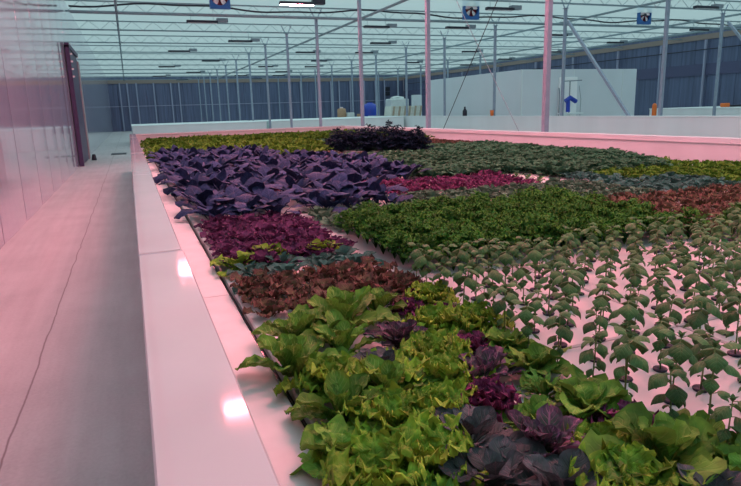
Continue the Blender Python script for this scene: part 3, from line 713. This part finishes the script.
# long runs under the roof
def run(name, pts, r, m, label, cat, n=6): 
    mb = MB(); mb.tube(pts, r, n); return tag(mb.build(name, m), label, cat)
zP = EYE + 3.80
run('conduit_pipe', [(9.75, 8, zP), (9.75, 74, zP)], .055, M['grey'], 'straight pipe running away under the roof beside the middle columns', 'pipe')
run('conduit_pipe', [(.0, 6, zP + .05), (.0, 75, zP + .05)], .05, M['truss'], 'dark pipe running away under the roof near the left wall', 'pipe')
run('conduit_pipe', [(20.5, 6, zP + .1), (20.5, 75, zP + .1)], .05, M['truss'], 'pipe running away under the roof above the white room', 'pipe')
run('conduit_pipe', [(27.6, 6, zP + .1), (27.6, 75, zP + .1)], .05, M['truss'], 'pipe running away under the roof at the upper right', 'pipe')
run('conduit_pipe', [(31.2, 6, zP), (31.2, 75, zP)], .06, M['truss'], 'pipe running away under the roof closest to the right-hand wall', 'pipe')
run('wall_cable', [(XR - .35, 8, 4.75), (XR - .35, 74, 4.75)], .03, M['cable'], 'dark cable stretched along the right-hand wall', 'cable')
run('crossing_pipe', [(XL + .2, 25.9, EYE + 3.80), (XR - .5, 25.9, EYE + 3.80)], .06, M['truss'], 'long straight pipe crossing the hall under a truss', 'pipe')
pts = []; r = random.Random(4); x = XL + .2
while x < 33.5:
    pts.append((x, 25.6, EYE + 4.02 + .09 * math.sin(x * .75) + .03 * math.sin(x * 2.1))); x += .45
run('sagging_cable', pts, .035, M['cable'], 'black cable drooping in waves along the crossing pipe', 'cable', 6)

# grow lights ---------------------------------------------------------
def light_proto(on):
    t = thing('grow_light', '', 'grow light')
    mb = MB(); mb.box(-.62, .62, -.10, .10, 0, .10, .012); mb.build('housing', M['dark'], t)
    mb = MB(); mb.box(.60, 1.06, .06, .30, .06, .22, .01); mb.build('driver_box', M['grey'] if not on else M['dark'], t)
    mb = MB(); mb.box(-.58, .58, -.085, .085, -.016, -.001); mb.build('diffuser', M['lampon'] if on else M['lampoff'], t)
    for s in (-.45, .45):
        mb = MB(); mb.tube([(s, 0, .1), (s, 0, ZC - (EYE + 3.62) - .02)], .008, 4); mb.build('hanger', M['truss'], t)
    return t
lp = {True: light_proto(True), False: light_proto(False)}; lused = set()
def place_light(x, y, on, label, grp):
    o = copy_tree(lp[on]) if on in lused else lp[on]; lused.add(on)
    o.location = (x, y, EYE + 3.62); tag(o, label, 'grow light', grp)
LROW = [(.62, 8.8), (3.22, 2.4), (5.9, 9.6)]
def lrow(x, ya, n, st, rowname):
    for i in range(n):
        y = ya + st * i; on = y < 23 and x < 7
        place_light(x, y, on, f'{"lit pink" if on else "dark"} grow light, {ORD[i + 1]} nearest {rowname}', 'lit pink grow lights' if on else 'unlit grow lights')
lrow(1.55, 9.3, 2, 9.9, 'along the aisle')
lrow(2.1, 4.0, 2, 9.3, 'in the added row inside the aisle row')  # unseen lights, added to throw more pink on the aisle floor
lrow(3.22, 2.1, 3, 6.2, 'in the partly added row over the bed middle')  # the in-between light is unseen, added to even out the pink
lrow(3.22, 26.8, 4, 12.4, 'in the far row over the bed middle')
lrow(5.9, 3.3, 4, 6.18, 'in the partly added row left of the columns')  # every other light here is an unseen addition for more even pink
lrow(5.9, 33.6, 4, 12.5, 'in the far row left of the columns')
lrow(11.05, 14.9, 5, 12.3, 'right of the middle columns')
lrow(13.95, 21.5, 5, 12.3, 'in the second row right of the columns')
lrow(15.1, 26.9, 4, 12.6, 'in the third row right of the columns')
lrow(22.5, 19.5, 4, 9.4, 'in the row above the white room')
lrow(29.3, 19.5, 6, 6.2, 'along the right-hand wall')

# fans ----------------------------------------------------------------
def fan(x, y, z, label):
    t = thing('circulation_fan', label, 'fan', (x, y, z), 0, 'blue circulation fans')
    mb = MB(); a = .38
    n = 24; R_ = .33
    vs = []; fs = []
    for yy in (-.09, .09):                                # square frame with a round hole
        for k in range(n):
            th = 2 * PI * k / n; c, s = math.cos(th), math.sin(th); q = a / max(abs(c), abs(s)); q2 = .45 / max(abs(c), abs(s))
            vs += [(c * q, yy, s * q2), (c * R_, yy, s * R_)]
    for k in range(n):
        j = (k + 1) % n; A, B, o = 2 * k, 2 * j, 2 * n
        fs += [(A, B, B + 1, A + 1), (o + A + 1, o + B + 1, o + B, o + A), (A, o + A, o + B, B), (A + 1, B + 1, o + B + 1, o + A + 1)]
    mb.add(vs, fs); mb.build('housing', M['fanblue'], t)
    mb = MB(); mb.lathe([(.34, -.03), (.34, .03)], n=24)
    bk = MB(); bk.box(-.36, .36, .085, .10, -.36, .36); bk.build('back_guard', M['red'], t)
    hub = MB(); hub.tube([(0, -.08, 0), (0, .06, 0)], .07, 12); hub.build('hub', M['dark'], t)
    for k in range(5):
        b = MB(); th = 2 * PI * k / 5 + .3; rg = random.Random(1); d = Vector((math.cos(th), 0, math.sin(th))); pp = Vector((-math.sin(th), 0, math.cos(th)))
        vs = []
        for rr, w, tw in ((.06, .03, .05), (.16, .075, .04), (.26, .095, .03), (.31, .07, .02)):
            for s in (-1, 1):
                for e in (0, .006): q = d * rr + pp * (s * w) + Vector((0, s * tw - .02 + e, 0)); vs.append(q)
        fs = [(0, 1, 3, 2), (12, 14, 15, 13)]
        for i in range(3):
            o = i * 4; fs += [(o, o + 2, o + 6, o + 4), (o + 1, o + 5, o + 7, o + 3), (o, o + 4, o + 5, o + 1), (o + 2, o + 3, o + 7, o + 6)]
        b.add(vs, fs); b.build('blade', M['bladew'], t, False)
    hb = MB(); hb.tube([(0, .12, .0), (0, .12, -.42)], .02, 6); hb.build('hanger', M['dark'], t)
fan(3.7, 24.9, EYE + 4.33, 'blue square fan at the top edge over the far left of the bed')
fan(14.65, 24.9, EYE + 4.2, 'blue square fan under the roof in the middle of the picture')
fan(24.6, 24.9, EYE + 4.2, 'blue square fan under the roof above the right end of the white room')

# left wall door ------------------------------------------------------
t = tag(link('door_1', None, None, (XL, 0, 0)), kind='structure')
mb = MB(); mb.box(.02, .10, 24.0, 27.9, .02, 4.05, .01); mb.build('door_panel', M['purple_dark'], t)
mb = MB(); mb.box(.02, .16, 23.85, 24.0, .0, 4.12); mb.build('door_frame', M['purple_dark'], t)
mb = MB(); mb.box(.02, .14, 27.9, 28.6, .0, 3.9); mb.build('door_frame', M['pinkgrey'], t)
mb = MB(); mb.box(.02, .16, 23.85, 28.0, 4.05, 4.2); mb.build('door_rail', M['purple_dark'], t)
for z in (3.05, 3.3, 3.55, 3.8): 
    mb = MB(); mb.box(.16, .22, 23.85, 23.95, z, z + .06); mb.build('hinge', M['bladew'], t)
mb = MB(); mb.box(-.9, -.25, 30.0, 31.2, 0, .02); tag(mb.build('floor_grate', M['cable']), 'dark grate lying on the aisle floor past the purple door', 'grate')
mb = MB(); mb.lathe([(.09, 0), (.10, .03), (.07, .2), (.05, .24)], (-1.45, 27.0, 0), 12); tag(mb.build('floor_bucket', M['cable'], None, True), 'small black bucket on the aisle floor beside the purple door', 'bucket')

# other beds and the white room -----------------------------------------
def white_bed(name, x0, x1, y0, y1, z, label, cat):
    t = thing(name, label, cat)
    mb = MB(); mb.box(x0, x1, y0, y1, 0, z - .05, .004); mb.build('bed_wall', M['farwhite'], t)
    mb = MB(); mb.box(x0 - .02, x1 + .02, y0 - .02, y1 + .02, z - .05, z, .008); mb.build('bed_cap', M['farwhite'], t)
white_bed('half_wall', 17.0, 17.16, 7.0, 44.0, EYE - .515, 'long white half wall right of the grow bed, below the white room', 'half wall')
white_bed('covered_bed', .15, 7.72, 37.0, 44.0, EYE - .545, 'white covered grow bed beyond the planted bed, left of the middle columns', 'grow bed')
white_bed('covered_bed', 8.02, 16.8, 37.0, 44.0, EYE - .545, 'white covered grow bed beyond the planted bed, right of the middle columns', 'grow bed')
white_bed('covered_bed', 27.0, 33.6, 12.0, 26.5, EYE - .42, 'white covered bed along the right-hand wall behind the half wall', 'grow bed')
t = thing('white_room', 'large white insulated cold room with a flat top', 'cold room')
mb = MB(); mb.box(19.0, 26.6, 27.2, 38.0, 0, 3.45, .01); mb.build('room_shell', M['box'], t)
mb = MB(); mb.box(19.0 + .0, 19.06, 27.17, 27.22, 0, 3.44); mb.box(25.6, 25.63, 27.18, 27.22, 0, 3.4); mb.box(22.3, 22.33, 27.18, 27.22, 0, 3.4); mb.build('corner_trim', M['farwhite'], t)
mb = MB(); mb.box(21.35, 22.5, 27.13, 27.2, .1, 3.05, .005); mb.build('bright_door', M['niche'], t)
mb = MB(); mb.tube([(21.3, 27.05, .5), (21.3, 27.05, 2.3), (21.25, 27.05, 2.5)], .03, 6); mb.tube([(22.72, 27.1, .6), (22.75, 27.1, 1.9), (22.6, 27.1, 2.6)], .012, 4); mb.build('drain_pipe', M['grey'], t)
t = thing('hoist_stand', 'upright stand with a blue motor in front of the white room door', 'stand', (21.75, 26.8, 0))
mb = MB(); mb.tube([(0, 0, .05), (0, 0, 2.85)], .03, 8); mb.build('pole', M['grey'], t)
mb = MB(); mb.bar((-.5, 0, 2.82), (.75, 0, 2.86), .05, .05); mb.build('cross_bar', M['grey'], t)
mb = MB(); mb.tube([(-.25, 0, 1.8), (.0, -.05, 1.98), (.42, 0, 1.78)], .12, 10); mb.tube([(-.12, -.05, 1.85), (-.1, -.05, 1.25)], .11, 8); mb.build('motor', M['blue'], t)
mb = MB(); mb.box(-.6, .8, -.2, .25, 1.13, 1.2, .01); mb.box(-.05, .05, -.05, .05, 0, 1.13); mb.build('tray', M['farwhite'], t)

# stored goods beyond the far bed ---------------------------------------
t = thing('water_tank', 'round bright blue water tank standing beyond the far white bed', 'tank', (18.15, 46.5, 0))
mb = MB(); mb.lathe([(.66, 0), (.68, .05), (.68, 1.55), (.62, 1.88), (.42, 2.08), (.2, 2.16)], n=28); mb.build('tank_body', M['blue'], t, True)
mb = MB(); mb.lathe([(.2, 2.16), (.2, 2.22), (.05, 2.23)], n=16); mb.build('lid', M['blue'], t)
def boxthing(name, m, x, y, sx, sy, sz, label, cat, z=0, rz=0, b=.02):
    mb = MB(); mb.box(-sx / 2, sx / 2, -sy / 2, sy / 2, 0, sz, b); o = mb.build(name, m); o.location = (x, y, z); o.rotation_euler = (0, 0, rz); return tag(o, label, cat)
boxthing('packing_box', M['wrap'], 16.1, 45.6, .62, .5, .85, 'lower white packing box left of the middle steel columns', 'box')
boxthing('packing_box', M['wrap'], 16.1, 45.6, .6, .48, .62, 'white packing box on top of another, left of the blue tank', 'box', .85)
boxthing('packing_box', M['cardboard'], 16.8, 45.2, .4, .4, 1.35, 'tall brown carton between the white boxes and the blue tank', 'box')
t = thing('storage_drum', 'tan drum beside the white packing boxes', 'drum', (15.5, 45.8, 0))
mb = MB(); mb.lathe([(.32, 0), (.34, .04), (.34, 1.6), (.30, 1.78), (.1, 1.82)], n=20); mb.build('drum_body', M['cardboard'], t, True)
mb = MB(); mb.lathe([(.12, 1.82), (.12, 1.9), (.03, 1.91)], n=12); mb.build('cap', M['bladew'], t)
def pallet(x, y, w, h, label):
    t = thing('wrapped_pallet', label, 'pallet', (x, y, 0))
    mb = MB(); mb.box(-w / 2, w / 2, -.6, .6, .14, h, .06); mb.tube([(-w * .35, -.2, h), (0, .1, h + .09), (w * .35, 0, h)], .16, 8); mb.build('wrapped_load', M['wrap'], t)
    mb = MB()
    for yy in (-.5, 0, .5): mb.box(-w / 2, w / 2, yy - .06, yy + .06, .1, .14); mb.box(-w / 2, w / 2, yy - .05, yy + .05, 0, .1)
    mb.build('pallet_base', M['tan'], t)
pallet(20.75, 47.0, 1.6, 2.45, 'tall white wrapped pallet load beyond the leaning boards')
boxthing('white_cabinet', M['box'], 23.0, 48.0, .75, .5, 2.75, 'tall narrow white cabinet beside the near column, behind the leaning boards', 'cabinet')
for gi, (gx, gy) in enumerate(((18.05, 41.5), (19.35, 41.6))):
    for k in range(8):
        mb = MB(); mb.obox((0, 0, .93), .13, 1.2, 1.8, 0, 0, .16); o = mb.build('spare_raft_board', M['cream'] if k % 3 != 1 else M['tan']); o.location = (gx + k * .15 - .5, gy, .012)
        tag(o, f'{"cream" if k % 3 != 1 else "tan"} board leaning in the {"left" if gi == 0 else "right"} stack behind the half wall, {ORD[k + 1]} from the left', 'board', 'spare boards leaning in two stacks')
# small things on the half wall
zt = EYE - .515
t = thing('black_jug', 'black jug standing on the half wall in front of the white room', 'jug', (17.08, 29.6, zt))
mb = MB(); mb.lathe([(.11, 0), (.12, .02), (.12, .26), (.06, .36), (.045, .42)], n=16); mb.build('jug_body', M['cable'], t, True)
mb = MB(); mb.lathe([(.05, .42), (.05, .48), (.02, .49)], n=12); mb.build('cap', M['dark'], t)
mb = MB(); mb.lathe([(.08, 0), (.10, .28), (.085, .28), (.07, .03)], n=16); o = mb.build('orange_cup', M['orange'], None, True); o.location = (17.08, 26.9, zt); tag(o, 'small orange cup on the half wall near the white room corner', 'cup')
t = thing('orange_bollard', 'orange bollard just right of the white room, behind the half wall', 'bollard', (24.35, 23.6, 0))
mb = MB(); mb.box(-.16, .16, -.16, .16, 0, .03, .005); mb.build('base', M['dark'], t)
mb = MB(); mb.lathe([(.11, .03), (.11, 1.42), (.09, 1.52), (.04, 1.57)], n=16); mb.build('bollard_post', M['orange'], t, True)
boxthing('orange_bin', M['orange'], 28.3, 22.9, .34, .3, .2, 'orange bin on the covered bed by the right-hand wall', 'bin', EYE - .42)
boxthing('black_case', M['cable'], 28.95, 22.75, .7, .3, .1, 'flat black case beside the orange bin', 'case', EYE - .42)
for x, z, lab in ((34.2, 3.9, 'dark square vent high on the far wall beside the right corner'),):
    mb = MB(); mb.box(-.42, .42, -.1, 0, -.55, -.04); mb.box(-.42, .42, -.1, 0, .04, .55); o = mb.build('wall_vent', M['cable']); o.location = (32.0, YF - .1, 3.9); tag(o, lab, 'vent')

# ------------------------------------------------------------------ light
w = bpy.data.worlds.new('sky'); scn.world = w; w.use_nodes = True
# an overcast sky: bright overhead, dimmer toward the horizon
NT = w.node_tree; bg = NT.nodes['Background']; bg.inputs[0].default_value = (.95, .985, 1.02, 1)
g = NT.nodes.new('ShaderNodeTexCoord'); sx = NT.nodes.new('ShaderNodeSeparateXYZ'); NT.links.new(g.outputs['Generated'], sx.inputs[0])
mr = NT.nodes.new('ShaderNodeMapRange'); mr.inputs[1].default_value = .1; mr.inputs[2].default_value = .95; mr.inputs[3].default_value = .30; mr.inputs[4].default_value = 1.50
NT.links.new(sx.outputs['Z'], mr.inputs[0]); NT.links.new(mr.outputs[0], bg.inputs[1])

# ------------------------------------------------------------------ camera
f_px, yaw, pitch, roll = 607.0, math.radians(21.0), math.radians(12.45), math.radians(1.67)
F = Vector((math.sin(yaw) * math.cos(pitch), math.cos(yaw) * math.cos(pitch), -math.sin(pitch)))
R0 = Vector((math.cos(yaw), -math.sin(yaw), 0)); U0 = R0.cross(F)
Rv = R0 * math.cos(roll) - U0 * math.sin(roll); Uv = U0 * math.cos(roll) + R0 * math.sin(roll)
cam = bpy.data.cameras.new('camera'); co = bpy.data.objects.new('camera', cam); C.objects.link(co)
cam.sensor_width = 36; cam.lens = 36 * f_px / 741; cam.clip_end = 300; cam.clip_start = .05
co.matrix_world = Matrix(((Rv.x, Uv.x, -F.x, 0), (Rv.y, Uv.y, -F.y, 0), (Rv.z, Uv.z, -F.z, EYE), (0, 0, 0, 1)))
scn.camera = co
scn.view_settings.view_transform = 'Standard'; scn.view_settings.look = 'None'; scn.view_settings.gamma = 1
scn.view_settings.use_curve_mapping = False; scn.view_settings.exposure = 0
scn.cycles.max_bounces = 6; scn.cycles.diffuse_bounces = 4; scn.cycles.glossy_bounces = 3; scn.cycles.transmission_bounces = 4; scn.cycles.transparent_max_bounces = 4
scn.cycles.sample_clamp_indirect = 4
